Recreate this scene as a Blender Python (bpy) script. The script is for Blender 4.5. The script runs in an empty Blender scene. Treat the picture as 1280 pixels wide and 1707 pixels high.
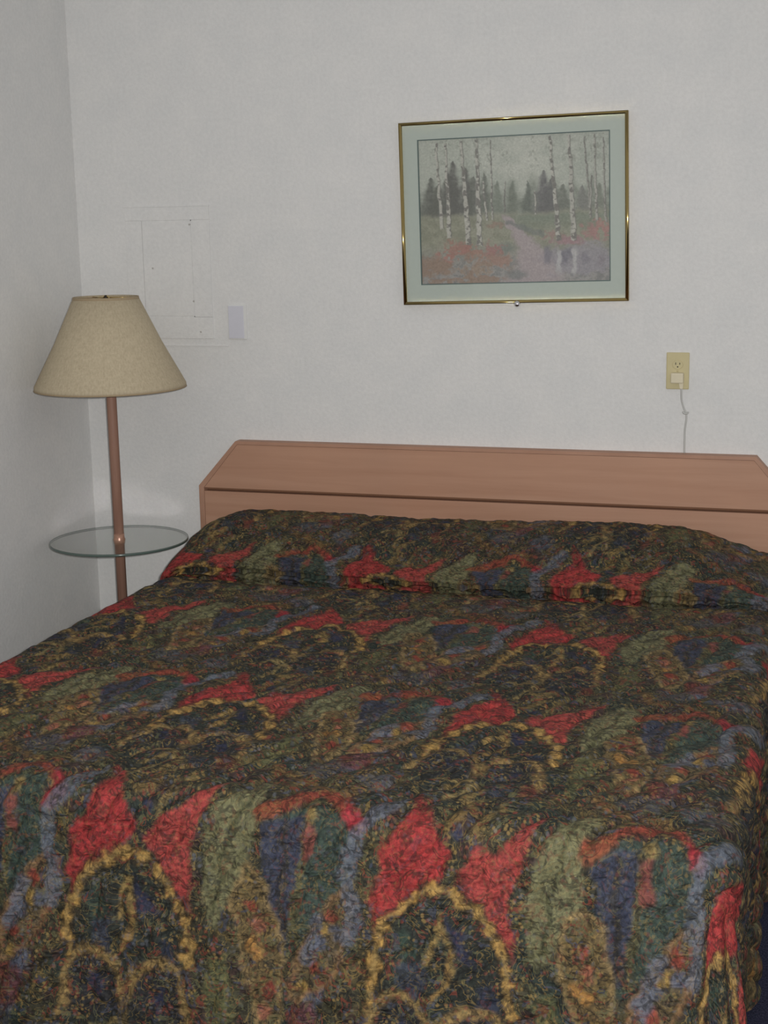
import bpy, bmesh, math, random
import numpy as np
from mathutils import Vector, Matrix

# ------------------------------------------------------------------ camera
sc = bpy.context.scene
COL = sc.collection
CAM = Vector((0.0, -4.5774, 1.5855))
FWD = Vector((-0.29937161, 0.9332692, -0.19845718))
RGT = Vector((0.95318531, 0.30181793, -0.0185392))
UPV = Vector((-0.04259587, 0.19471657, 0.97993421))
cd = bpy.data.cameras.new('camera')
cam = bpy.data.objects.new('camera', cd)
COL.objects.link(cam)
M = Matrix((RGT, UPV, -FWD)).transposed().to_4x4()
M.translation = CAM
cam.matrix_world = M
cd.sensor_fit = 'HORIZONTAL'
cd.sensor_width = 36.0
cd.lens = 36.0 * 2423.85 / 1280.0
cd.clip_start = 0.05
sc.camera = cam

# ------------------------------------------------------------------ light
w = bpy.data.worlds.new('room_ambient')
sc.world = w
w.use_nodes = True
w.node_tree.nodes['Background'].inputs[0].default_value = (1.0, 0.99, 0.975, 1)
w.node_tree.nodes['Background'].inputs[1].default_value = 0.42
# the camera's own flash, a few centimetres beside the lens
fl = bpy.data.lights.new('camera_flash_offscreen', 'SPOT')
fl.energy = 385.0
fl.color = (1.0, 0.985, 0.965)
fl.shadow_soft_size = 0.02
fl.spot_size = math.radians(90)
fl.spot_blend = 1.0
flash = bpy.data.objects.new('camera_flash_offscreen', fl)
COL.objects.link(flash)
flash.location = CAM + UPV * 0.035 + RGT * 0.055
aim = FWD.copy()
flash.rotation_euler = aim.to_track_quat('-Z', 'Y').to_euler()

vs = sc.view_settings
vs.view_transform = 'Standard'
vs.look = 'None'
vs.gamma = 1.0
vs.use_curve_mapping = False
vs.exposure = -0.12
sc.cycles.blur_glossy = 0.0
sc.cycles.sample_clamp_indirect = 0.0


# ------------------------------------------------------------------ helpers
def lin(c):
    out = []
    for v in c[:3]:
        v = v / 255.0
        out.append(v / 12.92 if v <= 0.04045 else ((v + 0.055) / 1.055) ** 2.4)
    return (out[0], out[1], out[2], 1.0)


def link_obj(name, me, mat=None, parent=None, loc=None):
    o = bpy.data.objects.new(name, me)
    COL.objects.link(o)
    if mat is not None:
        me.materials.clear()
        me.materials.append(mat)
    if parent is not None:
        o.parent = parent
    if loc is not None:
        o.location = loc
    return o


def obj(name, bm, mat, parent=None, smooth=False, bevel=0.0, segs=2):
    if bevel > 0:
        ed = [e for e in bm.edges if len(e.link_faces) == 2 and e.calc_face_angle(0) > 0.6]
        bmesh.ops.bevel(bm, geom=ed, offset=bevel, segments=segs, affect='EDGES', profile=0.6)
    bmesh.ops.recalc_face_normals(bm, faces=bm.faces)
    me = bpy.data.meshes.new(name)
    bm.to_mesh(me)
    bm.free()
    if smooth:
        for p in me.polygons:
            p.use_smooth = True
    return link_obj(name, me, mat, parent)


def box(bm, x0, x1, y0, y1, z0, z1):
    m = Matrix.Translation(((x0 + x1) / 2, (y0 + y1) / 2, (z0 + z1) / 2)) @ Matrix.Diagonal((abs(x1 - x0), abs(y1 - y0), abs(z1 - z0), 1))
    bmesh.ops.create_cube(bm, size=1.0, matrix=m)
    return bm


def mkbox(*a):
    return box(bmesh.new(), *a)


def prism(pts, y0, y1):
    """polygon in the x,z plane, extruded from y0 to y1"""
    bm = bmesh.new()
    a = [bm.verts.new((x, y0, z)) for x, z in pts]
    b = [bm.verts.new((x, y1, z)) for x, z in pts]
    bm.faces.new(a)
    bm.faces.new(b[::-1])
    n = len(pts)
    for i in range(n):
        bm.faces.new((a[i], b[i], b[(i + 1) % n], a[(i + 1) % n]))
    return bm


def lathe(prof, n=48, closed=False):
    """profile of (r, z) turned about z"""
    bm = bmesh.new()
    rings = []
    for r, z in prof:
        if r < 1e-6:
            rings.append([bm.verts.new((0, 0, z))])
        else:
            rings.append([bm.verts.new((r * math.cos(2 * math.pi * i / n), r * math.sin(2 * math.pi * i / n), z)) for i in range(n)])
    m = len(rings)
    for k in range(m if closed else m - 1):
        A, B = rings[k], rings[(k + 1) % m]
        for i in range(n):
            j = (i + 1) % n
            if len(A) == 1 and len(B) == 1:
                continue
            if len(A) == 1:
                bm.faces.new((A[0], B[i], B[j]))
            elif len(B) == 1:
                bm.faces.new((A[i], A[j], B[0]))
            else:
                bm.faces.new((A[i], A[j], B[j], B[i]))
    return bm


def tube(pts, r, n=10):
    bm = bmesh.new()
    P = [Vector(p) for p in pts]
    rings = []
    up = Vector((0, 1, 0.01))
    for i, p in enumerate(P):
        t = (P[min(i + 1, len(P) - 1)] - P[max(i - 1, 0)]).normalized()
        a = t.cross(up).normalized()
        b = t.cross(a).normalized()
        rings.append([bm.verts.new(p + a * r * math.cos(2 * math.pi * k / n) + b * r * math.sin(2 * math.pi * k / n)) for k in range(n)])
    for A, B in zip(rings, rings[1:]):
        for k in range(n):
            bm.faces.new((A[k], A[(k + 1) % n], B[(k + 1) % n], B[k]))
    bm.faces.new(rings[0])
    bm.faces.new(rings[-1][::-1])
    return bm


def catmull(pts, n=8):
    P = [np.array(p, float) for p in pts]
    P = [2 * P[0] - P[1]] + P + [2 * P[-1] - P[-2]]
    out = []
    for i in range(1, len(P) - 2):
        a, b, c, d = P[i - 1:i + 3]
        for k in range(n):
            t = k / n
            out.append(tuple(0.5 * (2 * b + (c - a) * t + (2 * a - 5 * b + 4 * c - d) * t * t + (3 * b - a - 3 * c + d) * t ** 3)))
    out.append(tuple(P[-2]))
    return out


def thing(name, label, cat, loc, group=None):
    o = bpy.data.objects.new(name, None)
    COL.objects.link(o)
    o.location = loc
    o.empty_display_size = 0.05
    tag(o, label, cat, group)
    return o


def tag(o, label, cat, group=None):
    o['label'] = label
    o['category'] = cat
    if group:
        o['group'] = group
    return o


def structure(o):
    o['kind'] = 'structure'
    return o


# ------------------------------------------------------------------ materials
def new_mat(name):
    m = bpy.data.materials.new(name)
    m.use_nodes = True
    nt = m.node_tree
    return m, nt, nt.nodes['Principled BSDF']


def mix_rgb(nt, fac, a, b, mode='MIX'):
    n = nt.nodes.new('ShaderNodeMix')
    n.data_type = 'RGBA'
    n.blend_type = mode
    for sock, val in ((n.inputs[0], fac), (n.inputs[6], a), (n.inputs[7], b)):
        if hasattr(val, 'is_linked') or isinstance(val, bpy.types.NodeSocket):
            nt.links.new(val, sock)
        else:
            sock.default_value = val
    return n.outputs[2]


def noise(nt, vec, scale, detail=3.0, rough=0.55, dist=0.0):
    n = nt.nodes.new('ShaderNodeTexNoise')
    n.inputs['Scale'].default_value = scale
    n.inputs['Detail'].default_value = detail
    n.inputs['Roughness'].default_value = rough
    n.inputs['Distortion'].default_value = dist
    if vec is not None:
        nt.links.new(vec, n.inputs['Vector'])
    return n


def ramp(nt, fac, stops):
    n = nt.nodes.new('ShaderNodeValToRGB')
    cr = n.color_ramp
    while len(cr.elements) < len(stops):
        cr.elements.new(0.5)
    for e, (p, c) in zip(cr.elements, stops):
        e.position = p
        e.color = c if len(c) == 4 else (*c, 1)
    nt.links.new(fac, n.inputs[0])
    return n.outputs[0]


def obj_coords(nt, scale=(1, 1, 1)):
    tc = nt.nodes.new('ShaderNodeTexCoord')
    mp = nt.nodes.new('ShaderNodeMapping')
    mp.inputs['Scale'].default_value = scale
    nt.links.new(tc.outputs['Object'], mp.inputs['Vector'])
    return mp.outputs[0]


def bump(nt, bsdf, height, strength, dist):
    b = nt.nodes.new('ShaderNodeBump')
    b.inputs['Strength'].default_value = strength
    b.inputs['Distance'].default_value = dist
    nt.links.new(height, b.inputs['Height'])
    nt.links.new(b.outputs[0], bsdf.inputs['Normal'])


def simple(name, col, rough=0.6, metal=0.0, var=0.06, scale=30.0, bmp=0.0, stretch=(1, 1, 1)):
    m, nt, bs = new_mat(name)
    c = lin(col)
    v = obj_coords(nt, stretch)
    n = noise(nt, v, scale, 4)
    lo = tuple(x * (1 - var) for x in c[:3]) + (1,)
    hi = tuple(min(1, x * (1 + var)) for x in c[:3]) + (1,)
    nt.links.new(ramp(nt, n.outputs[0], [(0.3, lo), (0.7, hi)]), bs.inputs['Base Color'])
    bs.inputs['Roughness'].default_value = rough
    bs.inputs['Metallic'].default_value = metal
    if bmp > 0:
        bump(nt, bs, n.outputs[0], bmp, 0.002)
    return m


def wall_material():
    m, nt, bs = new_mat('textured_white_wall')
    v = obj_coords(nt)
    a = noise(nt, v, 85.0, 5, 0.65)
    b = noise(nt, v, 9.0, 3, 0.6)
    c1 = ramp(nt, b.outputs[0], [(0.3, lin((216, 216, 215))), (0.7, lin((222, 221, 219)))])
    c2 = ramp(nt, a.outputs[0], [(0.35, (0.93, 0.93, 0.93)), (0.65, (1.0, 1.0, 1.0))])
    nt.links.new(mix_rgb(nt, 1.0, c1, c2, 'MULTIPLY'), bs.inputs['Base Color'])
    bs.inputs['Roughness'].default_value = 0.75
    bs.inputs['Specular IOR Level'].default_value = 0.25
    bump(nt, bs, a.outputs[0], 0.35, 0.003)
    return m


def carpet_material():
    m, nt, bs = new_mat('dark_blue_carpet')
    v = obj_coords(nt)
    a = noise(nt, v, 260.0, 4, 0.7)
    col = ramp(nt, a.outputs[0], [(0.3, lin((18, 20, 30))), (0.5, lin((42, 44, 62))), (0.72, lin((74, 72, 92)))])
    nt.links.new(col, bs.inputs['Base Color'])
    bs.inputs['Roughness'].default_value = 0.95
    bs.inputs['Specular IOR Level'].default_value = 0.1
    bump(nt, bs, a.outputs[0], 0.8, 0.006)
    return m


def wood_material(name, base, dark, stretch):
    m, nt, bs = new_mat(name)
    v = obj_coords(nt, stretch)
    a = noise(nt, v, 22.0, 6, 0.62, 0.4)
    v2 = obj_coords(nt)
    b = noise(nt, v2, 3.5, 3, 0.6)
    c1 = ramp(nt, a.outputs[0], [(0.3, lin(dark)), (0.62, lin(base))])
    c2 = ramp(nt, b.outputs[0], [(0.3, (0.93, 0.94, 0.95)), (0.7, (1.0, 0.985, 0.97))])
    nt.links.new(mix_rgb(nt, 1.0, c1, c2, 'MULTIPLY'), bs.inputs['Base Color'])
    bs.inputs['Roughness'].default_value = 0.55
    bs.inputs['Specular IOR Level'].default_value = 0.3
    return m


def clear_glass(name, tint, rough):
    """thin pane: sees straight through, mirrors more at a glancing angle"""
    m = bpy.data.materials.new(name)
    m.use_nodes = True
    nt = m.node_tree
    nt.nodes.clear()
    out = nt.nodes.new('ShaderNodeOutputMaterial')
    tr = nt.nodes.new('ShaderNodeBsdfTransparent')
    n = noise(nt, obj_coords(nt), 3.0)
    nt.links.new(ramp(nt, n.outputs[0], [(0.2, tint), (0.8, tuple(t * 0.995 for t in tint[:3]) + (1,))]), tr.inputs[0])
    gl = nt.nodes.new('ShaderNodeBsdfGlossy')
    gl.inputs['Roughness'].default_value = rough
    fr = nt.nodes.new('ShaderNodeFresnel')
    fr.inputs['IOR'].default_value = 1.5
    mx = nt.nodes.new('ShaderNodeMixShader')
    ge = nt.nodes.new('ShaderNodeNewGeometry')
    inv = nt.nodes.new('ShaderNodeMath')
    inv.operation = 'SUBTRACT'
    inv.inputs[0].default_value = 1.0
    nt.links.new(ge.outputs['Backfacing'], inv.inputs[1])
    mu = nt.nodes.new('ShaderNodeMath')
    mu.operation = 'MULTIPLY'
    # both faces of the pane mirror: 2F / (1 + F)
    ad = nt.nodes.new('ShaderNodeMath')
    ad.operation = 'ADD'
    ad.inputs[1].default_value = 1.0
    nt.links.new(fr.outputs[0], ad.inputs[0])
    dv = nt.nodes.new('ShaderNodeMath')
    dv.operation = 'DIVIDE'
    nt.links.new(fr.outputs[0], dv.inputs[0])
    nt.links.new(ad.outputs[0], dv.inputs[1])
    tw = nt.nodes.new('ShaderNodeMath')
    tw.operation = 'MULTIPLY'
    tw.inputs[1].default_value = 2.0
    nt.links.new(dv.outputs[0], tw.inputs[0])
    nt.links.new(tw.outputs[0], mu.inputs[0])
    nt.links.new(inv.outputs[0], mu.inputs[1])
    nt.links.new(mu.outputs[0], mx.inputs[0])
    nt.links.new(tr.outputs[0], mx.inputs[1])
    nt.links.new(gl.outputs[0], mx.inputs[2])
    nt.links.new(mx.outputs[0], out.inputs[0])
    return m


def shade_material():
    m, nt, bs = new_mat('tan_linen_shade')
    v = obj_coords(nt, (1, 1, 0.25))
    a = noise(nt, v, 170.0, 4, 0.6)
    v2 = obj_coords(nt, (0.3, 0.3, 1))
    b = noise(nt, v2, 200.0, 3, 0.6)
    c1 = ramp(nt, a.outputs[0], [(0.3, lin((178, 164, 139))), (0.7, lin((196, 183, 157)))])
    c2 = ramp(nt, b.outputs[0], [(0.3, (0.92, 0.92, 0.92)), (0.7, (1, 1, 1))])
    nt.links.new(mix_rgb(nt, 1.0, c1, c2, 'MULTIPLY'), bs.inputs['Base Color'])
    bs.inputs['Roughness'].default_value = 0.9
    bs.inputs['Specular IOR Level'].default_value = 0.1
    bump(nt, bs, a.outputs[0], 0.3, 0.001)
    return m


def print_material():
    m, nt, bs = new_mat('landscape_print')
    at = nt.nodes.new('ShaderNodeAttribute')
    at.attribute_name = 'paint'
    n = noise(nt, obj_coords(nt), 220.0, 4, 0.7)
    g = ramp(nt, n.outputs[0], [(0.3, (0.86, 0.86, 0.86)), (0.7, (1.1, 1.1, 1.1))])
    nt.links.new(mix_rgb(nt, 1.0, at.outputs['Color'], g, 'MULTIPLY'), bs.inputs['Base Color'])
    bs.inputs['Roughness'].default_value = 0.7
    bs.inputs['Specular IOR Level'].default_value = 0.2
    return m


def spread_material():
    m, nt, bs = new_mat('paisley_quilted_cotton')
    at = nt.nodes.new('ShaderNodeAttribute')
    at.attribute_name = 'pattern'
    fa = nt.nodes.new('ShaderNodeAttribute')
    fa.attribute_name = 'scroll'
    uv = nt.nodes.new('ShaderNodeUVMap')
    uv.uv_map = 'cloth'
    V = uv.outputs[0]

    def contour(scale, lo, hi, dist, detail=1.5, off=0.0):
        mp = nt.nodes.new('ShaderNodeMapping')
        mp.inputs['Location'].default_value = (off, off * 0.7, 0)
        nt.links.new(V, mp.inputs[0])
        n = noise(nt, mp.outputs[0], scale, detail, 0.5, dist)
        w_ = (hi - lo)
        k = (0, 0, 0)
        return ramp(nt, n.outputs[0], [(lo - w_ * 0.35, k), (lo, (1, 1, 1)), (hi, (1, 1, 1)), (hi + w_ * 0.35, k)])

    def scaled(fac, s):
        mu = nt.nodes.new('ShaderNodeMath')
        mu.operation = 'MULTIPLY'
        nt.links.new(fac, mu.inputs[0])
        if isinstance(s, (int, float)):
            mu.inputs[1].default_value = s
        else:
            nt.links.new(s, mu.inputs[1])
        return mu.outputs[0]
    F = fa.outputs['Fac']
    col = at.outputs['Color']
    # small printed scrolls: dark outlines, ochre, rust, green and slate sprigs
    mo = noise(nt, V, 95.0, 3, 0.65, 0.6)
    col = mix_rgb(nt, 1.0, col, ramp(nt, mo.outputs[0], [(0.3, (0.50, 0.50, 0.50)), (0.5, (0.98, 0.98, 0.98)), (0.72, (1.6, 1.55, 1.42))]), 'MULTIPLY')
    col = mix_rgb(nt, scaled(scaled(contour(19, 0.53, 0.57, 2.2), F), 0.7), col, lin((24, 24, 24)))
    col = mix_rgb(nt, scaled(scaled(contour(17, 0.475, 0.497, 2.6, 2.0, 3.1), F), 0.62), col, lin((124, 104, 62)))
    col = mix_rgb(nt, scaled(scaled(contour(24, 0.63, 0.68, 2.0, 2.0, 7.7), F), 0.75), col, lin((110, 56, 44)))
    col = mix_rgb(nt, scaled(scaled(contour(26, 0.35, 0.39, 2.0, 2.0, 5.2), F), 0.7), col, lin((88, 88, 62)))
    col = mix_rgb(nt, scaled(scaled(contour(22, 0.66, 0.72, 1.5, 2.0, 11.9), F), 0.7), col, lin((62, 66, 80)))
    col = mix_rgb(nt, scaled(contour(44, 0.57, 0.64, 1.0, 1.0, 9.4), 0.5), col, lin((27, 25, 23)))

    def beads(scale, rad, off):
        mp = nt.nodes.new('ShaderNodeMapping')
        mp.inputs['Location'].default_value = (off, off, 0)
        nt.links.new(V, mp.inputs[0])
        vo = nt.nodes.new('ShaderNodeTexVoronoi')
        vo.inputs['Scale'].default_value = scale
        nt.links.new(mp.outputs[0], vo.inputs['Vector'])
        on = noise(nt, mp.outputs[0], scale * .22, 2)
        m1 = ramp(nt, vo.outputs['Distance'], [(rad * .5, (1, 1, 1)), (rad, (0, 0, 0))])
        m2 = ramp(nt, on.outputs[0], [(0.50, (0, 0, 0)), (0.58, (1, 1, 1))])
        return scaled(m1, m2)
    col = mix_rgb(nt, scaled(scaled(beads(95, 0.38, 1.3), F), 0.55), col, lin((150, 124, 74)))
    col = mix_rgb(nt, scaled(scaled(beads(80, 0.38, 4.9), F), 0.55), col, lin((122, 62, 52)))
    col = mix_rgb(nt, scaled(scaled(beads(85, 0.40, 8.1), F), 0.45), col, lin((96, 100, 108)))
    col = mix_rgb(nt, scaled(beads(90, 0.45, 12.7), 0.55), col, lin((24, 24, 22)))
    g = noise(nt, V, 700.0, 2, 0.7)
    gr = ramp(nt, g.outputs[0], [(0.25, (0.72, 0.72, 0.72)), (0.75, (1.12, 1.12, 1.12))])
    col = mix_rgb(nt, 1.0, col, gr, 'MULTIPLY')
    nt.links.new(col, bs.inputs['Base Color'])
    bs.inputs['Roughness'].default_value = 0.8
    bs.inputs['Specular IOR Level'].default_value = 0.25
    mp = nt.nodes.new('ShaderNodeMapping')
    mp.inputs['Rotation'].default_value = (0, 0, math.radians(38))
    mp.inputs['Scale'].default_value = (1.0, 3.2, 1)
    nt.links.new(V, mp.inputs[0])
    h = noise(nt, mp.outputs[0], 26.0, 3, 0.6, 0.6)
    h.noise_type = 'RIDGED_MULTIFRACTAL'
    bump(nt, bs, h.outputs[0], 0.8, 0.006)
    return m


MAT_WALL = wall_material()
MAT_PAINT = simple('painted_cover', (214, 214, 212), 0.6, var=0.02)
MAT_CARPET = carpet_material()
MAT_WOOD = wood_material('pinkish_oak_laminate', (184, 143, 119), (173, 131, 107), (0.06, 1, 1.2))
MAT_BAND = wood_material('pinkish_oak_edging', (178, 138, 116), (166, 126, 104), (0.3, 1, 0.3))
MAT_BACK = simple('brown_hardboard_back', (128, 92, 68), 0.85)
MAT_POLE = wood_material('brown_wood_pole', (158, 122, 105), (136, 101, 86), (1, 1, 0.1))
MAT_BRASS = simple('polished_brass', (214, 186, 120), 0.2, 1.0, 0.03)
MAT_COLLAR = simple('copper_collar', (168, 128, 108), 0.3, 0.25, 0.03)
MAT_GOLD = simple('gold_metal_frame', (176, 156, 104), 0.16, 1.0, 0.03)
MAT_SHADE = shade_material()
MAT_TRIM = simple('shade_trim', (158, 140, 112), 0.85, var=0.05, scale=120)
MAT_GLASS = clear_glass('green_tint_glass', (0.94, 0.965, 0.95, 1), 0.16)
MAT_EDGE = simple('glass_rim', (84, 98, 92), 0.15, var=0.04)
MAT_PANE = clear_glass('picture_glass', (0.97, 0.98, 0.975, 1), 0.02)
MAT_MAT = simple('pale_green_mat_board', (192, 198, 191), 0.9, var=0.02, scale=80)
MAT_LINE = simple('mat_inner_line', (96, 112, 110), 0.8)
MAT_PRINT = print_material()
MAT_CHROME = simple('chrome', (220, 220, 222), 0.12, 1.0, 0.02)
MAT_BEIGE = simple('beige_plastic', (190, 178, 134), 0.45, var=0.03)
MAT_PLUG = simple('pale_beige_plug', (210, 200, 172), 0.5, var=0.03)
MAT_DARK = simple('slot_shade_dark_metal', (40, 34, 26), 0.7)  # painted shade inside the outlet openings; also the dark metal finial
MAT_CORD = simple('grey_white_cord', (186, 186, 182), 0.5, var=0.03)
MAT_PLATE = simple('blue_grey_blank', (204, 204, 213), 0.45, var=0.02)
MAT_MARK = simple('scuff_grey', (180, 177, 172), 0.9, var=0.15, scale=200)
MAT_TICK = simple('white_ticking', (205, 202, 196), 0.9)
MAT_SPREAD = spread_material()

# ------------------------------------------------------------------ room
XL = -2.563                                                         # left wall
structure(obj('wall_back', mkbox(XL - 0.1, 1.6, 0.0, 0.1, -0.02, 2.6), MAT_WALL))
structure(obj('wall_left', mkbox(XL - 0.1, XL, -5.6, 0.0, -0.02, 2.6), MAT_WALL))
structure(obj('floor', mkbox(XL - 0.1, 1.6, -5.6, 0.1, -0.08, 0.0), MAT_CARPET))


# ------------------------------------------------------------------ value noise
_rng = np.random.RandomState(7)
_T = _rng.rand(256, 256)


def vn(x, y, seed=0):
    x = np.asarray(x) + seed * 17.31
    y = np.asarray(y) + seed * 41.77
    xi = np.floor(x).astype(int)
    yi = np.floor(y).astype(int)
    fx = x - xi
    fy = y - yi
    fx = fx * fx * (3 - 2 * fx)
    fy = fy * fy * (3 - 2 * fy)
    a = _T[xi & 255, yi & 255]
    b = _T[(xi + 1) & 255, yi & 255]
    c = _T[xi & 255, (yi + 1) & 255]
    d = _T[(xi + 1) & 255, (yi + 1) & 255]
    return (a * (1 - fx) + b * fx) * (1 - fy) + (c * (1 - fx) + d * fx) * fy


def fbm(x, y, seed=0, octv=4):
    s, a, t = 0, 0.5, 0
    for k in range(octv):
        s = s + a * vn(x * 2 ** k, y * 2 ** k, seed + k * 3)
        t += a
        a *= 0.5
    return s / t


def sstep(a, b, x):
    t = np.clip((x - a) / (b - a), 0, 1)
    return t * t * (3 - 2 * t)


# ------------------------------------------------------------------ headboard
HX0, HX1, HZT, HZC, CH = -2.128, -0.111, 0.845, 0.686, 0.143
HY = -0.040
hb = thing('headboard', 'wide pinkish wood headboard with clipped corners and a dark groove on the wall', 'headboard', ((HX0 + HX1) / 2, 0, 0.20))


def hpart(name, bm, mat, bevel=0.0):
    bm.transform(Matrix.Translation((-(HX0 + HX1) / 2, 0, -0.20)))
    return obj(name, bm, mat, hb, bevel=bevel)


EB = 0.020                                                          # edging width
GT, GB = 0.680, 0.668                                               # groove
k45 = EB * math.tan(math.radians(22.5))
ix0, ix1, izt = HX0 + EB, HX1 - EB, HZT - 0.012
hpart('back_board', prism([(HX0 + .004, .20), (HX1 - .004, .20), (HX1 - .004, HZC - .002), (HX1 - CH, HZT - .004), (HX0 + CH, HZT - .004), (HX0 + .004, HZC - .002)], -0.0003, -0.006), MAT_BACK)
hpart('upper_panel', prism([(ix0, GT), (ix1, GT), (ix1, HZC - .006), (HX1 - CH - .006, izt), (HX0 + CH + .006, izt), (ix0, HZC - .006)], -0.0055, HY), MAT_WOOD, 0.0015)
hpart('lower_panel', prism([(ix0, .20), (ix1, .20), (ix1, GB), (ix0, GB)], -0.0055, HY), MAT_WOOD, 0.0015)
bands = [
    [(HX0, .20), (ix0 - .001, .20), (ix0 - .001, HZC - .006), (HX0, HZC)],
    [(HX0, HZC), (ix0 - .001, HZC - .006), (HX0 + CH + .006, izt + .001), (HX0 + CH, HZT)],
    [(HX0 + CH, HZT), (HX0 + CH + .006, izt + .001), (HX1 - CH - .006, izt + .001), (HX1 - CH, HZT)],
    [(HX1 - CH, HZT), (HX1 - CH - .006, izt + .001), (ix1 + .001, HZC - .006), (HX1, HZC)],
    [(HX1, HZC), (ix1 + .001, HZC - .006), (ix1 + .001, .20), (HX1, .20)],
]
for pts in bands:
    hpart('edge_band', prism(pts, -0.0003, HY - 0.001), MAT_BAND, 0.001)

# ------------------------------------------------------------------ bed under the spread
XC, HW, LEN, ZT = -1.084, 0.933, 2.205, 0.500                        # centre, half width, foot line, top
bed = thing('bed', 'wide low bed wholly covered by the dark paisley bedspread', 'bed', (XC, -1.12, 0.0))


def bpart(name, bm, mat, bevel):
    bm.transform(Matrix.Translation((-XC, 1.12, 0)))
    return obj(name, bm, mat, bed, smooth=True, bevel=bevel, segs=4)


bpart('mattress', mkbox(XC - HW + .05, XC + HW - .05, -LEN + .06, -0.06, 0.26, 0.452), MAT_TICK, 0.04)
bpart('box_base', mkbox(XC - HW + .06, XC + HW - .06, -LEN + .07, -0.07, 0.0, 0.26), MAT_TICK, 0.015)

# ------------------------------------------------------------------ bedspread
PX = 0.001157                                                       # one drawing unit of the repeat, in metres
TILE = 540.0
U0, V0 = -0.658, 2.292                                              # apex of one gold arch


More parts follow.
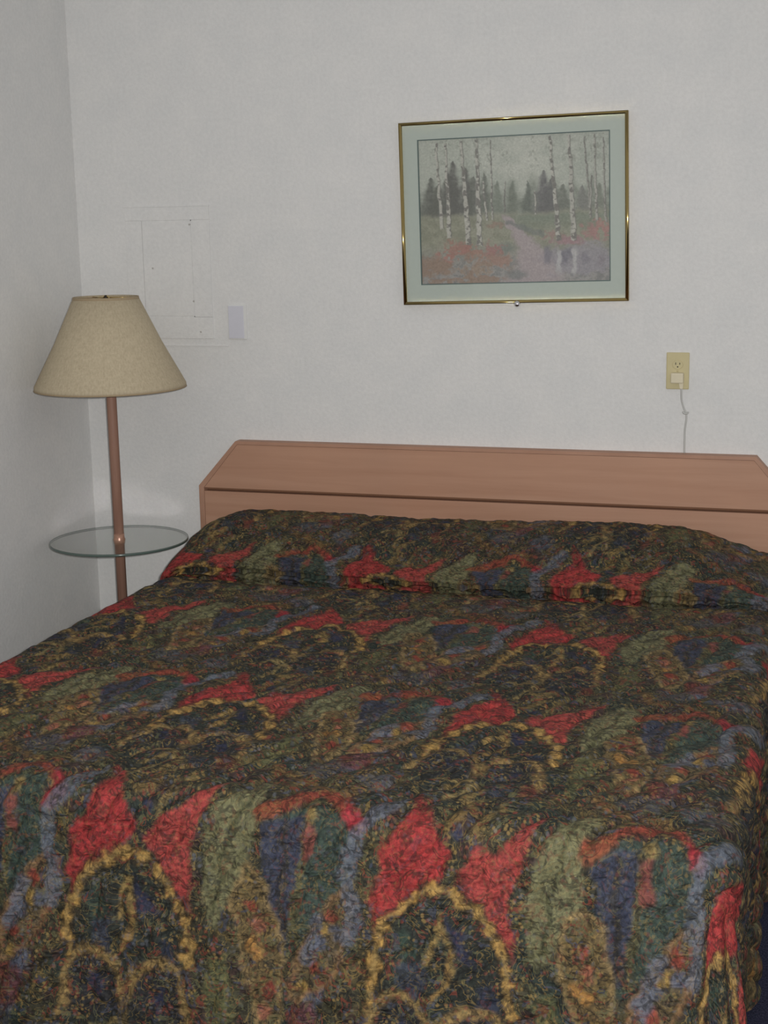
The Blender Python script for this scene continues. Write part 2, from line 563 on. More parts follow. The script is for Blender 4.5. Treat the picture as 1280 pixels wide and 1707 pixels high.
def paint_pattern(u, v):
    """colours of the printed repeat for cloth coordinates u (across), v (towards the foot)"""
    n = u.size
    col = np.empty((n, 3))
    bgA, bgB, bgC, bgD = [np.array(lin(c)[:3]) for c in ((58, 56, 43), (44, 52, 47), (76, 68, 47), (62, 49, 46))]
    a = fbm(u * 16, v * 16, 1)
    b = fbm(u * 20, v * 20, 5)
    c = fbm(u * 24, v * 24, 9)
    col[:] = bgA
    for wgt, cc in ((sstep(.5, .62, a), bgB), (sstep(.55, .64, b), bgC), (sstep(.58, .68, c), bgD)):
        col = col * (1 - wgt[:, None]) + cc * wgt[:, None]
    scroll = np.full(n, 1.0)
    wx = (fbm(u * 22, v * 22, 13, 3) - .5) * 26
    wy = (fbm(u * 22, v * 22, 17, 3) - .5) * 26
    wx = wx + (fbm(u * 75, v * 75, 43, 2) - .5) * 9
    wy = wy + (fbm(u * 75, v * 75, 47, 2) - .5) * 9
    X0 = (u - U0) / PX + wx
    Y0 = (v - V0) / PX + wy
    X0 = (X0 + 190) % TILE - 190                                     # -190 .. 350
    Y0 = (Y0 + 200) % TILE - 200                                     # -200 .. 340

    def put(mask, c, s=None):
        nonlocal col, scroll
        mk = np.clip(mask, 0, 1)
        g_ = .3 * c[0] + .59 * c[1] + .11 * c[2]
        red = c[0] > 2.2 * c[1]
        ds = .50 if c[2] > c[0] else .80
        cc = np.array(lin([(q * ds + g_ * (1 - ds)) * (.80 if red else .86) for q in c])[:3])
        mk = mk * .94
        col = col * (1 - mk[:, None]) + cc * mk[:, None]
        if s is not None:
            scroll = scroll * (1 - mk) + (.08 + .92 * s) * mk

    def poly(X, Y, pts, soft=5.0):
        """soft inside test for a polygon: signed distance"""
        P = np.array(pts, float)
        d = np.full(X.shape, 1e9)
        ins = np.zeros(X.shape, bool)
        for i in range(len(P)):
            ax, ay = P[i]
            bx, by = P[(i + 1) % len(P)]
            ex, ey = bx - ax, by - ay
            t = np.clip(((X - ax) * ex + (Y - ay) * ey) / (ex * ex + ey * ey + 1e-9), 0, 1)
            d = np.minimum(d, np.hypot(X - ax - t * ex, Y - ay - t * ey))
            cnd = ((ay > Y) != (by > Y)) & (X < (bx - ax) * (Y - ay) / (by - ay + 1e-9) + ax)
            ins ^= cnd
        return sstep(-soft, soft, np.where(ins, d, -d))

    def line(X, Y, pts, wd, soft=4.0):
        P = np.array(pts, float)
        d = np.full(X.shape, 1e9)
        for i in range(len(P) - 1):
            ax, ay = P[i]
            bx, by = P[i + 1]
            ex, ey = bx - ax, by - ay
            t = np.clip(((X - ax) * ex + (Y - ay) * ey) / (ex * ex + ey * ey + 1e-9), 0, 1)
            d = np.minimum(d, np.hypot(X - ax - t * ex, Y - ay - t * ey))
        return 1 - sstep(wd - soft, wd + soft, d)

    def cur(pts):
        return catmull(pts, 5)

    for sx in (-TILE, 0, TILE):
        for sy in (-TILE, 0, TILE):
            X = X0 - sx
            Y = Y0 - sy
            near = (X > -260) & (X < 450) & (Y > -210) & (Y < 420)
            if near.sum() == 0:
                continue
            idx = np.nonzero(near)[0]
            full_col, full_s = col, scroll
            col = full_col[idx]
            scroll = full_s[idx]
            x, y = X[idx], Y[idx]
            # slate-blue ribbons
            put(line(x, y, cur([(-92, -150), (-115, -110), (-150, -55), (-152, 5), (-140, 50), (-146, 95)]), 14) * .85, (100, 112, 140), .25)
            put(line(x, y, cur([(-205, 70), (-215, 110), (-228, 140)]), 12) * .8, (104, 116, 150), .25)
            put(line(x, y, cur([(345, 190), (328, 230), (322, 285)]), 13) * .8, (92, 108, 148), .25)
            # olive leaf
            put(poly(x, y, cur([(190, -140), (150, -70), (135, 0), (138, 70), (160, 110), (185, 60), (215, 0), (225, -70), (230, -150)])) * .92, (128, 126, 84), .2)
            put(line(x, y, cur([(205, -120), (175, -30), (160, 80)]), 3), (70, 74, 44))
            put(poly(x, y, [(150, 150), (185, 140), (200, 230), (170, 320), (150, 250)]) * .75, (104, 106, 62), .6)
            # dark arch fields
            put(poly(x, y, cur([(0, 0), (-70, 30), (-105, 110), (-100, 200), (-95, 330), (105, 330), (105, 200), (105, 110), (70, 30), (0, 0)])), (48, 54, 48), .9)
            put(poly(x, y, [(-80, 90), (-55, 60), (-40, 110), (-60, 160)]) * .8, (46, 84, 66), .4)
            put(poly(x, y, [(-70, 120), (-30, 110), (-25, 170), (-60, 175)]) * .8, (62, 70, 104), .4)
            put(poly(x, y, [(10, 35), (35, 60), (60, 110), (25, 100)]), (46, 50, 96), .2)
            put(poly(x, y, [(65, 140), (90, 150), (95, 195), (65, 185)]), (46, 56, 92), .2)
            put(line(x, y, cur([(-20, 110), (-8, 70), (0, 45), (12, 75), (18, 120)]), 6), (160, 128, 66), .6)
            put(line(x, y, cur([(-5, 170), (8, 140), (14, 100)]), 5), (158, 120, 60), .6)
            # small arches below
            for cx_, cy_ in ((-62, 165), (58, 180)):
                put(poly(x, y, cur([(cx_, cy_), (cx_ - 40, cy_ + 30), (cx_ - 52, cy_ + 110), (cx_ + 52, cy_ + 110), (cx_ + 40, cy_ + 30), (cx_, cy_)])) * .8, (50, 48, 58), .9)
                put(line(x, y, cur([(cx_ - 58, cy_ + 110), (cx_ - 42, cy_ + 25), (cx_, cy_), (cx_ + 42, cy_ + 25), (cx_ + 58, cy_ + 110)]), 9), (136, 104, 58), .7)
                put(line(x, y, cur([(cx_ - 58, cy_ + 110), (cx_ - 42, cy_ + 25), (cx_, cy_), (cx_ + 42, cy_ + 25), (cx_ + 58, cy_ + 110)]), 4), (164, 132, 72), .5)
                put(poly(x, y, [(cx_ + 2, cy_ + 35), (cx_ + 16, cy_ + 60), (cx_ + 8, cy_ + 85), (cx_ - 8, cy_ + 62)]), (44, 52, 100), .1)
            # deep field between the rows
            put(poly(x, y, cur([(-90, 290), (0, 262), (90, 285), (115, 350), (40, 395), (-70, 390), (-110, 345)]), 14) * .75, (44, 54, 48), .9)
            put(line(x, y, cur([(-40, 330), (-8, 300), (20, 330), (5, 365), (40, 372)]), 5), (150, 122, 66), .6)
            put(poly(x, y, [(25, 300), (60, 310), (66, 345), (35, 340)]) * .85, (52, 62, 92), .3)
            put(line(x, y, cur([(-60, 300), (-20, 285), (0, 300), (-12, 350), (-25, 385)]), 4) * .9, (166, 140, 80), .4)
            put(poly(x, y, [(85, 300), (112, 285), (120, 335), (98, 350)]) * .8, (140, 62, 48), .5)
            # red flanks of the arch
            put(poly(x, y, [(-50, -152), (-26, -98), (14, -52), (-6, -8), (-48, 14), (-82, 46), (-104, 84), (-116, 30), (-108, -34), (-80, -92)]), (204, 52, 54), .16)
            put(poly(x, y, [(158, -138), (134, -72), (112, -5), (112, 92), (94, 62), (66, 22), (30, -12), (30, -32), (48, -62), (84, -72), (124, -104)]), (204, 66, 62), .22)
            put(line(x, y, [(-48, -118), (-66, -160)], 8), (150, 46, 44), .5)
            # gold scalloped arch
            arch = cur([(-112, 178), (-108, 120), (-88, 60), (-50, 18), (0, 0), (46, 20), (84, 62), (106, 120), (112, 180)])
            put(line(x, y, arch, 14) * .7, (66, 50, 32), .5)
            wob = 7.5 + 3.5 * np.sin(np.arctan2(y - 130, x) * 22)
            P = np.array(arch)
            d = np.min([np.hypot(x - px, y - py) for px, py in catmull(arch, 2)], axis=0)
            put((1 - sstep(wob - 3, wob + 3, d)) * (.70 + .30 * np.sin(np.arctan2(y - 130, x) * 22)) * .9, (214, 160, 70), .15)
            put(line(x, y, arch, 3.2) * .85, (170, 136, 72), .1)
            # filler sprigs above the arch
            put(line(x, y, cur([(5, -100), (30, -130), (20, -165), (50, -190)]), 8) * .8, (148, 116, 60), .8)
            put(line(x, y, cur([(50, -80), (60, -120), (75, -160)]), 7) * .7, (150, 122, 64), .8)
            put(poly(x, y, [(18, -92), (34, -96), (36, -76), (22, -74)]), (48, 54, 106), .1)
            # teal arch with red cap
            put(poly(x, y, cur([(325, -112), (270, -85), (240, -60), (246, 10), (262, 70), (284, 128), (330, 70), (382, 15), (390, -50), (365, -95)])), (52, 84, 70), .45)
            put(poly(x, y, [(262, -76), (236, -62), (242, 0), (256, 55), (276, 118), (286, 112), (290, 40), (306, -40), (314, -90)]), (58, 66, 108), .2)
            put(line(x, y, [(278, -70), (268, 10), (280, 100)], 5) * .8, (60, 54, 44), .5)
            put(line(x, y, [(318, -95), (300, 10), (290, 110)], 7), (92, 88, 56), .8)
            put(line(x, y, [(318, -70), (314, -25)], 9), (146, 72, 64), .3)
            put(line(x, y, [(320, -95), (322, -88)], 9), (150, 124, 66), .4)
            put(line(x, y, cur([(222, -86), (262, -100), (300, -122), (325, -138), (352, -124), (378, -104), (400, -84)]), 10), (168, 66, 48), .3)
            put(poly(x, y, [(215, -96), (262, -112), (272, -84), (228, -66)]) * .8, (158, 78, 48), .6)
            put(poly(x, y, cur([(372, -114), (398, -104), (412, -82), (396, -64), (376, -72)])), (192, 44, 58), .1)
            # ochre leaf
            leaf = cur([(212, 0), (190, 40), (198, 110), (222, 180), (246, 260), (276, 240), (276, 150), (262, 70), (240, 18), (212, 0)])
            put(poly(x, y, leaf) * .9, (116, 94, 54), .9)
            put(line(x, y, leaf, 4) * .85, (160, 130, 78), .1)
            for q, (px, py) in enumerate(((225, 60), (240, 130), (236, 90), (256, 190), (222, 120), (250, 225))):
                put(1 - sstep(9, 15, np.hypot(x - px, y - py)), ((160, 60, 46), (176, 120, 50), (170, 96, 70))[q % 3], .3)
            # second leaf
            leaf2 = cur([(392, 12), (350, 50), (318, 100), (296, 150), (300, 210), (340, 190), (372, 140), (392, 80), (400, 30)])
            put(poly(x, y, leaf2), (104, 88, 62), .9)
            put(line(x, y, leaf2, 4) * .85, (156, 112, 70), .1)
            for q, (px, py) in enumerate(((362, 62), (340, 110), (352, 90), (326, 150), (372, 92), (316, 190))):
                put(1 - sstep(9, 16, np.hypot(x - px, y - py)), ((166, 66, 50), (84, 92, 124), (172, 134, 60))[q % 3], .3)
            # rust and crimson under the leaves, violet-grey puffs
            put(poly(x, y, [(290, 225), (340, 210), (350, 270), (300, 300)]) * .8, (130, 54, 50), .6)
            put(poly(x, y, cur([(240, 290), (290, 270), (330, 300), (300, 345), (250, 335)]), 10) * .7, (84, 84, 104), .6)
            put(poly(x, y, cur([(345, 330), (390, 300), (420, 340), (390, 375)]), 10) * .75, (92, 96, 120), .5)
            put(line(x, y, cur([(200, 300), (240, 350), (300, 375), (360, 390)]), 10) * .7, (132, 92, 46), .8)
            full_col[idx] = col
            full_s[idx] = scroll
            col, scroll = full_col, full_s
    return col, scroll


def build_spread():
    R = 0.055                                                       # turn-over radius
    step = 0.0047
    drop = ZT - 0.018
    EM = R * math.pi / 2 + (drop - R)                               # cloth length past the turn-over
    half = HW - R
    # along the bed: pillow hump first (as an explicit curve), then flat, then the foot
    prof = catmull([(-0.046, .530), (-0.075, .585), (-0.16, .622), (-0.28, .634), (-0.37, .635), (-0.46, .618), (-0.53, .584), (-0.566, .540), (-0.560, .500), (-0.540, .480), (-0.575, .477), (-0.66, .495), (-0.8, .500)], 24)
    prof = np.array(prof)
    sl = np.concatenate([[0], np.cumsum(np.hypot(*np.diff(prof, axis=0).T))])
    L1 = sl[-1]
    flat_end = LEN - R
    Ltot = L1 + (flat_end - 0.8) + EM
    nt_ = int(Ltot / step)
    T = np.linspace(0, Ltot, nt_)
    yb = np.where(T < L1, np.interp(T, sl, prof[:, 0]), -(0.8 + (T - L1)))
    hb_ = np.where(T < L1, np.interp(T, sl, prof[:, 1]) - ZT, 0.0)    # height of the hump above the flat
    eb = np.maximum(0, T - L1 - (flat_end - 0.8))
    vb = 0.8 + (T - L1)
    ns_ = int(2 * (half + EM) / step)
    S = np.linspace(-(half + EM), half + EM, ns_)
    ea = np.maximum(0, np.abs(S) - half)
    sg = np.sign(S)
    EA, EB_ = np.meshgrid(ea, eb)
    SG = np.meshgrid(sg, eb)[0]
    SX = np.meshgrid(S, eb)[0]
    YB = np.meshgrid(S, yb)[1]
    HB = np.meshgrid(S, hb_)[1]
    VB = np.meshgrid(S, vb)[1]
    r = np.maximum(EA, EB_)
    th = np.where(r > 0, (math.pi / 2) * EB_ / np.maximum(EA + EB_, 1e-9), 0)
    arc = np.minimum(r, R * math.pi / 2)
    down = np.where(r < R * math.pi / 2, R - R * np.cos(arc / R), R + r - R * math.pi / 2)
    out = R * np.sin(arc / R)
    hang = np.maximum(0, down - R)
    ux, uy = np.cos(th) * SG, np.sin(th)
    U = XC + np.clip(SX, -half, half) + r * np.where(r > 0, ux, 0)
    V = np.where(EB_ > 0, flat_end, np.minimum(VB, flat_end)) + r * np.where(EB_ > 0, uy, 0)
    V = V - .135 * sstep(.585, .535, -YB) * (EB_ <= 0)                # cloth tucked in under the pillows
    corner = np.sin(2 * th)
    isfoot = np.clip(uy, 0, 1)
    # fall of the cloth: slight flare, soft vertical folds, fuller at the foot corners
    fold = np.sin(U * 17 + 1.3) * .5 + np.sin(U * 29 + .4) * .3
    fold_s = np.sin(V * 15 + .6) * .5 + np.sin(V * 26) * .3
    out = out + hang * (0.02 + 0.17 * isfoot) + hang * .045 * (fold * isfoot + fold_s * (1 - isfoot)) * (1 - corner)
    out = out + corner * hang * (.02 + .06 * np.cos(th * 12))
    hx = np.clip(SX, -half, half) + np.where(r > 0, ux, 0) * out
    X = XC + hx
    Y = np.where(EB_ > 0, -flat_end, YB) - np.where(EB_ > 0, uy, 0) * out
    # the hump dies away towards the sides and dips between the pillows
    xr = X - XC
    side = sstep(.965, .80, -xr) * (xr < 0) + sstep(.96, .60, xr) * (xr >= 0)
    amp = side * (1.0 + .055 * np.cos((xr + .62) * 6.0) + .05 * xr)
    amp = .30 + .70 * amp
    wob = 0.028 * np.sin(X * 5.1 + .8) * np.exp(-((Y + .54) / .12) ** 2)
    hump = HB * amp
    ztop = ZT + hump + .010 * (fbm(X * 3, Y * 3, 21, 3) - .5)
    base = ZT + HB * .30
    scale_d = np.where(r > 0, (ztop - 0.018) / drop, 1)
    Z = ztop - down * scale_d
    Y = Y - wob * (HB > .001)
    # quilting: puffed diagonal channels with crossing stitches
    nz = (fbm(U * 9, V * 9, 31, 3) - .5)
    q1 = np.abs(np.sin(math.pi * ((U * .80 + V * .62) / .058 + nz * 1.6)))
    q2 = np.abs(np.sin(math.pi * ((U * .72 - V * .70) / .120 + nz * 1.3)))
    puff = q1 ** .38 * (.55 + .45 * q2 ** .38)
    h = .0165 * puff + .009 * (fbm(U * 34, V * 34, 37, 3) - .5)
    h = h * (1 - .75 * np.clip(corner * hang / .06, 0, 1))
    Pm = np.stack([X, Y, Z], -1)
    dS = np.gradient(Pm, axis=1)
    dT = np.gradient(Pm, axis=0)
    N = np.cross(dT, dS)
    ln = np.linalg.norm(N, axis=-1, keepdims=True)
    N = N / np.maximum(ln, 1e-12)
    flip = np.sign(np.sum(N * np.stack([ux * (r > 0), -uy * (r > 0), np.full_like(X, .3)], -1), -1, keepdims=True))
    N = N * np.where(flip == 0, 1, flip)
    Pm = Pm + N * h[..., None]
    Pm[..., 2] = np.maximum(Pm[..., 2], .006)
    Pm[..., 1] = np.minimum(Pm[..., 1], -.045)
    nv = Pm.shape[0] * Pm.shape[1]
    me = bpy.data.meshes.new('bedspread')
    rows, cols = Pm.shape[:2]
    ii = np.arange(nv).reshape(rows, cols)
    quads = np.stack([ii[:-1, :-1], ii[:-1, 1:], ii[1:, 1:], ii[1:, :-1]], -1).reshape(-1, 4)[:, ::-1]
    nf = len(quads)
    me.vertices.add(nv)
    me.vertices.foreach_set('co', Pm.reshape(-1).astype(np.float32))
    me.loops.add(nf * 4)
    me.loops.foreach_set('vertex_index', quads.reshape(-1).astype(np.int32))
    me.polygons.add(nf)
    me.polygons.foreach_set('loop_start', (np.arange(nf) * 4).astype(np.int32))
    me.polygons.foreach_set('loop_total', np.full(nf, 4, np.int32))
    me.polygons.foreach_set('use_smooth', np.ones(nf, bool))
    me.update(calc_edges=True)
    c, s = paint_pattern(U.reshape(-1), V.reshape(-1))
    at = me.attributes.new('pattern', 'FLOAT_COLOR', 'POINT')
    at.data.foreach_set('color', np.concatenate([c, np.ones((nv, 1))], 1).reshape(-1).astype(np.float32))
    at = me.attributes.new('scroll', 'FLOAT', 'POINT')
    at.data.foreach_set('value', s.astype(np.float32))
    uvl = me.uv_layers.new(name='cloth')
    uvv = np.stack([U.reshape(-1), V.reshape(-1)], -1)[quads.reshape(-1)]
    uvl.data.foreach_set('uv', uvv.reshape(-1).astype(np.float32))
    me.validate()
    return me


spread = link_obj('bedspread', build_spread(), MAT_SPREAD)
tag(spread, 'dark paisley quilted bedspread in red, olive, navy and gold covering the bed and pillows', 'bedspread')


# ------------------------------------------------------------------ floor lamp with a glass tray
LX, LY = -2.303, -0.31
lamp = thing('floor_lamp', 'brown pole floor lamp with tan cone shade and round glass table in the corner', 'lamp', (LX, LY, 0))
obj('base', lathe([(0, 0), (.135, 0), (.138, .006), (.135, .016), (.10, .022), (.03, .028), (.024, .045), (0, .045)], 48), MAT_BRASS, lamp, smooth=True)
obj('pole', lathe([(0, .04), (.0165, .04), (.0165, 1.085), (.012, 1.10), (0, 1.10)], 24), MAT_POLE, lamp, smooth=True)
TZ = 0.540
tray = obj('glass_table', lathe([(.0185, TZ - .004), (.2285, TZ - .004), (.2285, TZ + .004), (.0185, TZ + .004)], 72, closed=True), MAT_GLASS, lamp)
obj('glass_rim', lathe([(.2275, TZ - .0045), (.2300, TZ - .0035), (.2305, TZ), (.2300, TZ + .0035), (.2275, TZ + .0045)], 72, closed=True), MAT_EDGE, tray, smooth=True)
obj('collar', lathe([(.0160, TZ - .012), (.0180, TZ - .012), (.0205, TZ - .0045), (.0205, TZ + .0045), (.0180, TZ + .010), (.0175, TZ + .024), (.0160, TZ + .024)], 32, closed=True), MAT_COLLAR, lamp, smooth=True)
obj('socket', lathe([(0, 1.095), (.014, 1.095), (.017, 1.11), (.017, 1.155), (0, 1.155)], 24), MAT_BRASS, lamp, smooth=True)
obj('bulb', lathe([(0, 1.15), (.013, 1.15), (.016, 1.175), (.028, 1.205), (.030, 1.225), (.022, 1.248), (0, 1.256)], 24), MAT_TICK, lamp, smooth=True)
hp = [(.017, 0, 1.11), (.036, 0, 1.15), (.052, 0, 1.22), (.04, 0, 1.30), (.012, 0, 1.346), (0, 0, 1.350)]
hp = catmull(hp + [(-x, y, z) for x, y, z in hp[-2::-1]], 6)
obj('harp', tube(hp, .0022, 8), MAT_BRASS, lamp, smooth=True)
SZ0, SZ1, SR0, SR1 = 1.054, 1.350, .247, .104
prof = [(SR0, SZ0), (SR0 - .001, SZ0 + .012), (SR0 + (SR1 - SR0) * .5 - .002, (SZ0 + SZ1) / 2), (SR1, SZ1), (SR1 - .003, SZ1), (SR0 + (SR1 - SR0) * .5 - .005, (SZ0 + SZ1) / 2), (SR0 - .004, SZ0)]
shade = obj('lamp_shade', lathe(prof, 72, closed=True), MAT_SHADE, lamp, smooth=True)
obj('hem_band', lathe([(SR0 - .001, SZ0 - .002), (SR0 + .0015, SZ0 - .001), (SR0 - .0015, SZ0 + .007), (SR0 - .004, SZ0 + .006)], 72, closed=True), MAT_TRIM, shade, smooth=True)
obj('top_band', lathe([(SR1 + .0045, SZ1 - .012), (SR1 + .0018, SZ1 + .001), (SR1 - .002, SZ1 + .001), (SR1, SZ1 - .012)], 72, closed=True), MAT_TRIM, shade, smooth=True)
bm = bmesh.new()
for k in range(3):
    a = 2 * math.pi * k / 3 + .4
    t = tube([(0, 0, SZ1 - .002), ((SR1 - .001) * math.cos(a), (SR1 - .001) * math.sin(a), SZ1 - .004)], .0018, 6)
    tm = bpy.data.meshes.new('t')
    t.to_mesh(tm)
    t.free()
    bm.from_mesh(tm)
    bpy.data.meshes.remove(tm)
obj('spider', bm, MAT_BRASS, shade, smooth=True)
obj('finial', lathe([(0, SZ1 - .004), (.006, SZ1 - .004), (.0045, SZ1 - .001), (.0055, SZ1 + .002), (.003, SZ1 + .005), (0, SZ1 + .0055)], 20), MAT_DARK, shade, smooth=True)

# ------------------------------------------------------------------ framed picture
PW, PH = 0.7265, 0.572
pic = thing('framed_picture', 'gold framed birch forest landscape print with pale green mat above the headboard', 'picture', (-1.0175, 0, 1.598 - PH / 2))
pic.rotation_euler = (0, -0.017, 0)
pz = PH / 2                                                         # centre of the frame above its base
fw, fd = 0.0095, 0.020


def rail(pts):
    return obj('frame_rail', prism([(x, z + pz) for x, z in pts], 0.001, -fd), MAT_GOLD, pic, bevel=0.0042, segs=5, smooth=True)


a_, b_ = PW / 2, PH / 2
rail([(-a_, b_), (a_, b_), (a_ - fw, b_ - fw), (-a_ + fw, b_ - fw)])
rail([(-a_, -b_), (a_, -b_), (a_ - fw, -b_ + fw), (-a_ + fw, -b_ + fw)])
rail([(-a_, -b_), (-a_ + fw, -b_ + fw), (-a_ + fw, b_ - fw), (-a_, b_)])
rail([(a_, -b_), (a_ - fw, -b_ + fw), (a_ - fw, b_ - fw), (a_, b_)])
obj('backing', mkbox(-a_ + fw - .002, a_ - fw + .002, -.006, 0.0, pz - b_ + fw - .002, pz + b_ - fw + .002), MAT_MAT, pic)
# mat opening
ox0, ox1, oz0, oz1 = -a_ + .0580, a_ - .0560, -b_ + .0620, b_ - .0540
bm = bmesh.new()
for q in ((-a_ + fw - .002, ox0, -b_ + fw - .002, b_ - fw + .002), (ox1, a_ - fw + .002, -b_ + fw - .002, b_ - fw + .002), (ox0, ox1, oz1, b_ - fw + .002), (ox0, ox1, -b_ + fw - .002, oz0)):
    box(bm, q[0], q[1], -.012, -.006, q[2] + pz, q[3] + pz)
matb = obj('mat_board', bm, MAT_MAT, pic)
bm = bmesh.new()
lw = .0032
for q in ((ox0, ox0 + lw, oz0, oz1), (ox1 - lw, ox1, oz0, oz1), (ox0 + lw, ox1 - lw, oz1 - lw, oz1), (ox0 + lw, ox1 - lw, oz0, oz0 + lw)):
    box(bm, q[0], q[1], -.0112, -.006, q[2] + pz, q[3] + pz)
obj('mat_bevel', bm, MAT_LINE, matb)


def paint_print(x, y):
    """x 0..1 left to right, y 0..1 top to bottom"""
    n = x.size
    C = lambda c: np.array(lin(c)[:3])
    col = np.empty((n, 3))
    x = x + .012 * (fbm(x * 30, y * 30, 51, 3) - .5)
    y = y + .030 * (fbm(x * 34, y * 34, 53, 3) - .5)
    col[:] = C((182, 186, 174))

    def put(m, c):
        nonlocal col
        m = np.clip(m, 0, 1)[:, None]
        col = col * (1 - m) + C(c) * m
    f1 = fbm(x * 9, y * 9, 2)
    f2 = fbm(x * 26, y * 26, 4)
    f3 = fbm(x * 60, y * 60, 6)
    put(sstep(.35, 0, np.hypot(x - .55, (y - .16))) * .8, (200, 199, 188))
    put(sstep(.45, .7, f1) * .35, (150, 162, 150))
    # hazy far trees
    top = .30 + .12 * (fbm(x * 14, x * 0 + 3, 8) - .5) + .05 * np.sin(x * 60)
    put(sstep(top - .02, top + .12, y) * (y < .56) * (.75 + .9 * (f2 - .5)), (122, 132, 118))
    for cx, tp, wd, c in ((.06, .26, .055, (70, 76, 72)), (.10, .30, .05, (72, 78, 70)), (.185, .15, .045, (68, 68, 70)), (.16, .24, .06, (70, 72, 72)), (.255, .20, .045, (74, 74, 76)), (.30, .26, .05, (78, 84, 78)), (.355, .24, .035, (88, 98, 88)),
                          (.42, .30, .04, (110, 122, 108)), (.50, .31, .035, (96, 108, 94)), (.575, .31, .03, (78, 92, 84)), (.66, .24, .05, (84, 82, 92)), (.70, .30, .05, (78, 78, 86)), (.76, .33, .05, (96, 104, 94)), (.86, .36, .06, (112, 112, 110)), (.94, .34, .05, (116, 124, 110))):
        wv = wd * np.clip((y - tp) / .2, 0, 1) ** .7 * (1 + .7 * (f2 - .5))
        put(sstep(wv * 1.5, wv * .3, np.abs(x - cx + .02 * (f1 - .5))) * (y > tp) * sstep(.57, .50, y) * (.92 + .5 * (f3 - .5)), c)
    # ground
    gl = .52 + .03 * (f1 - .5)
    put(sstep(gl - .02, gl + .03, y), (148, 146, 122))
    g = sstep(.52, .56, y)
    put(g * sstep(.42, .60, f2) * .8, (128, 130, 104))
    put(g * sstep(.42, .55, x) * .8 * sstep(.70, .52, y), (108, 128, 110))
    put(g * sstep(.70, .90, y) * .85, (152, 144, 148))
    put(g * sstep(.5, .62, f3) * sstep(.7, .9, y) * .6, (100, 104, 110))
    put(g * sstep(.48, .60, fbm(x * 18, y * 18, 11)) * sstep(.72, .85, y) * sstep(.55, .4, x), (150, 112, 90))
    # path
    cxp = np.interp(y, [.50, .56, .62, .70, .80, .90, 1.0], [.44, .47, .50, .55, .60, .63, .60])
    wp = np.interp(y, [.50, .56, .62, .70, .80, .90, 1.0], [.02, .03, .04, .065, .10, .15, .22])
    put(sstep(wp, wp * .5, np.abs(x - cxp + .05 * (f2 - .5))) * g * .95, (172, 150, 158))
    put(sstep(.03, .01, np.abs(y - .60 - (x - .5) * .5 + .03 * (f2 - .5))) * (x > .46) * (x < .66) * .7, (92, 104, 106))
    put(sstep(.07, .02, np.hypot(x - .46, (y - .76) * 1.2)) * .8, (104, 118, 112))
    put(sstep(.07, .02, np.hypot((x - .51) * .8, (y - .94) * 1.6)) * .8, (104, 112, 116))
    # flowers
    for cx, cy, rx, ry, c in ((.14, .80, .06, .05, (178, 98, 84)), (.22, .76, .08, .05, (176, 92, 82)), (.18, .74, .07, .06, (168, 104, 88)), (.37, .77, .08, .06, (168, 92, 90)), (.30, .80, .07, .05, (166, 108, 84)), (.42, .84, .09, .05, (164, 110, 92)), (.30, .90, .10, .05, (156, 122, 96)), (.41, .60, .05, .03, (150, 116, 96)),
                              (.93, .66, .09, .06, (176, 106, 106)), (.97, .62, .05, .05, (178, 112, 104)), (.80, .72, .13, .035, (164, 108, 122)), (.70, .68, .07, .03, (160, 118, 112))):
        put(sstep(1.1, .4, np.hypot((x - cx) / rx, (y - cy) / ry) + 1.5 * (f3 - .5)) * sstep(.36, .5, f2 + .08) * .95, c)
    # pond with dark streaks and pale reflections
    put(sstep(1.1, .6, np.hypot((x - .86) / .22, (y - .85) / .13) + .8 * (f2 - .5)) * .8, (148, 138, 156))
    for cx, y0, y1, wd, c in ((.675, .74, .90, .02, (112, 104, 128)), (.76, .77, .90, .02, (104, 98, 124)), (.79, .76, .86, .018, (100, 96, 122)), (.87, .79, .90, .02, (116, 108, 130)), (.735, .76, .96, .013, (184, 178, 184)), (.815, .76, .98, .013, (186, 180, 184)), (.95, .80, .92, .02, (130, 116, 134))):
        put(sstep(wd * 1.3, wd * .4, np.abs(x - cx + .03 * (f2 - .5))) * sstep(y0, y0 + .04, y) * sstep(y1, y1 - .06, y) * .9, c)
    # birches
    for x0, x1, yt, yb, wd, dark in ((.098, .118, .02, .62, .0085, 0), (.150, .158, .03, .68, .0095, 0), (.232, .262, .02, .73, .0115, 0), (.315, .318, .02, .74, .012, 0), (.385, .392, .03, .56, .004, 0), (.345, .362, .30, .56, .005, 0), (.46, .455, .30, .52, .003, 0), (.615, .615, .38, .53, .004, 0),
                                     (.695, .735, .02, .72, .010, .0), (.792, .812, .02, .72, .0115, .1), (.868, .90, .03, .58, .005, .5), (.918, .93, .02, .60, .006, .2), (.965, .975, .05, .60, .005, .4), (.905, .895, .3, .56, .004, .3)):
        xx = x0 + (x1 - x0) * (y - yt) / (yb - yt) + .006 * (fbm(y * 12, y * 0 + x0 * 50, 15) - .5)
        wv = wd * (.55 + .6 * np.clip(y / .6, 0, 1))
        m = sstep(wv * 1.25, wv * .7, np.abs(x - xx)) * (y > yt) * (y < yb)
        put(m * .95, (192, 186, 176))
        knot = sstep(.52, .60, fbm(x * 40, y * 48, int(x0 * 90)))
        put(m * np.maximum(knot * .9, dark), (96, 90, 90))
        put(sstep(.004, .001, np.abs(x - xx - wv)) * (y > yt) * (y < yb) * .7, (96, 92, 92))
        # twigs
        tw = sstep(.60, .66, fbm(x * 70, y * 46, int(x0 * 70) + 3)) * sstep(.05, .01, np.abs(x - xx)) * sstep(.42, .1, y) * (y > .01)
        put(tw * .5, (120, 124, 112))
    haze = C((176, 172, 164))
    sp = fbm(x * 120, y * 120, 61, 2)[:, None]
    lum = col.mean(1, keepdims=True)
    col = col * .72 + lum * .28
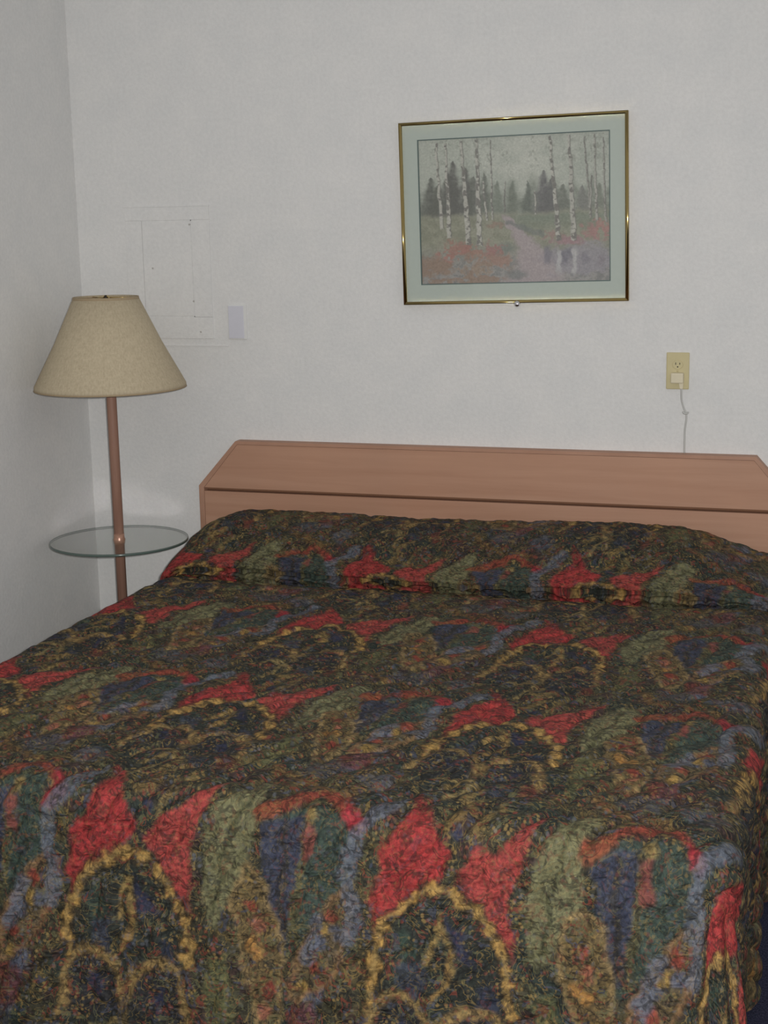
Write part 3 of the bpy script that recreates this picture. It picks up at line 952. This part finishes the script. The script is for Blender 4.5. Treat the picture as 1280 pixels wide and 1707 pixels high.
    col = (col * .74 + haze * .26) * (1.02 + .26 * sp)                                    # a pale, faded print
    return col


def build_print():
    nx, nz = 400, 315
    gx, gz = np.meshgrid(np.linspace(0, 1, nx), np.linspace(0, 1, nz))
    c = paint_print(gx.reshape(-1), gz.reshape(-1))
    co = np.stack([ox0 + gx * (ox1 - ox0), np.full_like(gx, -.0068), pz + oz1 + (oz0 - oz1) * gz], -1).reshape(-1, 3)
    ii = np.arange(nx * nz).reshape(nz, nx)
    quads = np.stack([ii[:-1, :-1], ii[1:, :-1], ii[1:, 1:], ii[:-1, 1:]], -1).reshape(-1, 4)
    me = bpy.data.meshes.new('print')
    me.from_pydata(co.tolist(), [], quads.tolist())
    at = me.attributes.new('paint', 'FLOAT_COLOR', 'POINT')
    at.data.foreach_set('color', np.concatenate([c, np.ones((len(c), 1))], 1).reshape(-1).astype(np.float32))
    return me


pr = link_obj('print', build_print(), MAT_PRINT, pic)
pr['label'] = 'landscape print of white birches, a pink path and red flowers'
obj('glass_pane', mkbox(-a_ + fw - .001, a_ - fw + .001, -.0150, -.0135, pz - b_ + fw - .001, pz + b_ - fw + .001), MAT_PANE, pic)
kb = obj('security_knob', lathe([(0, 0), (.0055, 0), (.0055, .010), (.009, .013), (.0105, .018), (.009, .023), (.004, .026), (0, .0265)], 24), MAT_CHROME, pic, smooth=True)
kb.rotation_euler = (math.pi / 2, 0, 0)
kb.location = (0.012, -.004, -0.003)

# ------------------------------------------------------------------ outlet, plug and cord
OX, OZ = -0.501, 1.102
out = thing('wall_outlet', 'beige duplex wall outlet above the right end of the headboard', 'outlet', (OX, 0, OZ - .057))
cp = obj('cover_plate', mkbox(-.035, .035, -.006, .001, 0, .114), MAT_BEIGE, out, bevel=.0025)
for zc in (.0375, .0765):
    f = obj('receptacle', lathe([(0, .0055), (.0165, .0055), (.0165, .0078), (.0155, .0085), (0, .0085)], 28), MAT_BEIGE, out)
    f.rotation_euler = (math.pi / 2, 0, 0)
    f.location = (0, 0, zc)
    f.scale = (1, .85, 1)
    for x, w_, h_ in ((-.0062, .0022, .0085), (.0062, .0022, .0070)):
        s = obj('slot_shade', mkbox(x - w_ / 2, x + w_ / 2, .0040 - h_ / 2, .0040 + h_ / 2, .0080, .0089), MAT_DARK, f)  # raised dark piece, colour stands in for the shade inside an uncut opening
    g = obj('ground_hole_shade', lathe([(0, .0080), (.0024, .0080), (.0024, .0089), (0, .0089)], 14), MAT_DARK, f)  # dark disc painted as the shade of the round opening, nothing is cut
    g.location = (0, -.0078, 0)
sw = obj('screw', lathe([(0, .005), (.003, .005), (.003, .0065), (.0015, .0072), (0, .0072)], 14), MAT_BEIGE, out, smooth=True)
sw.rotation_euler = (math.pi / 2, 0, 0)
sw.location = (0, 0, .057)

cordt = thing('plug_cord', 'pale plug and thin grey cord hanging from the beige outlet behind the headboard', 'cord', (OX, 0, OZ - .057))
obj('plug', mkbox(-.0185, .0205, -.034, -.0085, .021, .053), MAT_PLUG, cordt, bevel=.004, segs=3)
obj('strain_relief', prism([(.006, .024), (.020, .024), (.019, .004), (.010, .004)], -.026, -.016), MAT_PLUG, cordt, bevel=.002)
cpts = [(.0145, -.021, .010), (.0145, -.020, -.008), (.0155, -.017, -.032), (.022, -.015, -.056), (.029, -.014, -.072), (.031, -.014, -.088), (.029, -.013, -.106), (.0265, -.011, -.128), (.0262, -.009, -.165), (.0262, -.007, -.200)]
obj('cord', tube(catmull(cpts, 8), .0029, 10), MAT_CORD, cordt, smooth=True)
obj('knot', tube(catmull([(.0205, -.018, -.068), (.023, -.021, -.072), (.029, -.021, -.0735), (.034, -.017, -.073), (.0355, -.013, -.070)], 6), .0030, 8), MAT_CORD, cordt, smooth=True)

# ------------------------------------------------------------------ blank cover plate
bp = thing('blank_cover_plate', 'small blue-grey blank cover plate with white rim beside the painted-over panel', 'cover plate', (-1.976, 0, 1.189))
obj('rim', mkbox(-.034, .034, -.005, .001, 0, .117), MAT_PAINT, bp, bevel=.002)
obj('insert', mkbox(-.031, .024, -.0075, -.0045, .004, .113), MAT_PLATE, bp, bevel=.001)

# ------------------------------------------------------------------ painted-over access panel
AX0, AX1, AZ0, AZ1 = -2.379, -2.066, 1.191, 1.634
ap = thing('access_panel', 'painted-over white access panel with faint seams on the wall behind the lamp shade', 'panel', ((AX0 + AX1) / 2, 0, AZ0))
acx = (AX0 + AX1) / 2


def apart(name, x0, x1, z0, z1, y, mat, bev=.0008):
    return obj(name, mkbox(x0 - acx, x1 - acx, y, .001, z0 - AZ0, z1 - AZ0), mat, ap, bevel=bev)


DX0, DX1, DZ0, DZ1 = -2.318, -2.132, 1.264, 1.590
apart('frame_strip', AX0, AX1, DZ1, AZ1, -.0035, MAT_WALL)
apart('frame_strip', AX0, AX1, AZ0, DZ0, -.0035, MAT_WALL)
apart('frame_strip', AX0, DX0, DZ0 + .0004, DZ1 - .0004, -.0035, MAT_WALL)
apart('frame_strip', DX1, AX1, DZ0 + .0004, DZ1 - .0004, -.0035, MAT_WALL)
apart('door', DX0 + .003, DX1 - .003, DZ0 + .003, DZ1 - .003, -.003, MAT_WALL)
apart('seam', DX1 - .0034, DX1 + .0004, DZ0, DZ1, -.0012, MAT_WALL, 0)
apart('seam', DX0, DX1, DZ1 - .0034, DZ1 + .0004, -.0012, MAT_WALL, 0)
apart('seam', DX0, DX1, DZ0 - .0004, DZ0 + .0034, -.0012, MAT_WALL, 0)
apart('lip', AX0 - .003, AX1 + .003, AZ1 + .0005, AZ1 + .006, -.003, MAT_WALL, 0)
apart('lip', AX0 + .02, AX1 + .055, AZ0 - .026, AZ0 - .0225, -.0025, MAT_WALL, 0)
for x, z in ((-2.282, 1.43), (-2.134, 1.318), (-2.112, 1.214), (-2.138, 1.575)):
    s = obj('screw', lathe([(0, 0), (.0035, 0), (.0030, .0052), (0, .0056)], 14), MAT_MARK, ap, smooth=True)
    s.rotation_euler = (math.pi / 2, 0, 0)
    s.location = (x - acx, 0, z - AZ0)
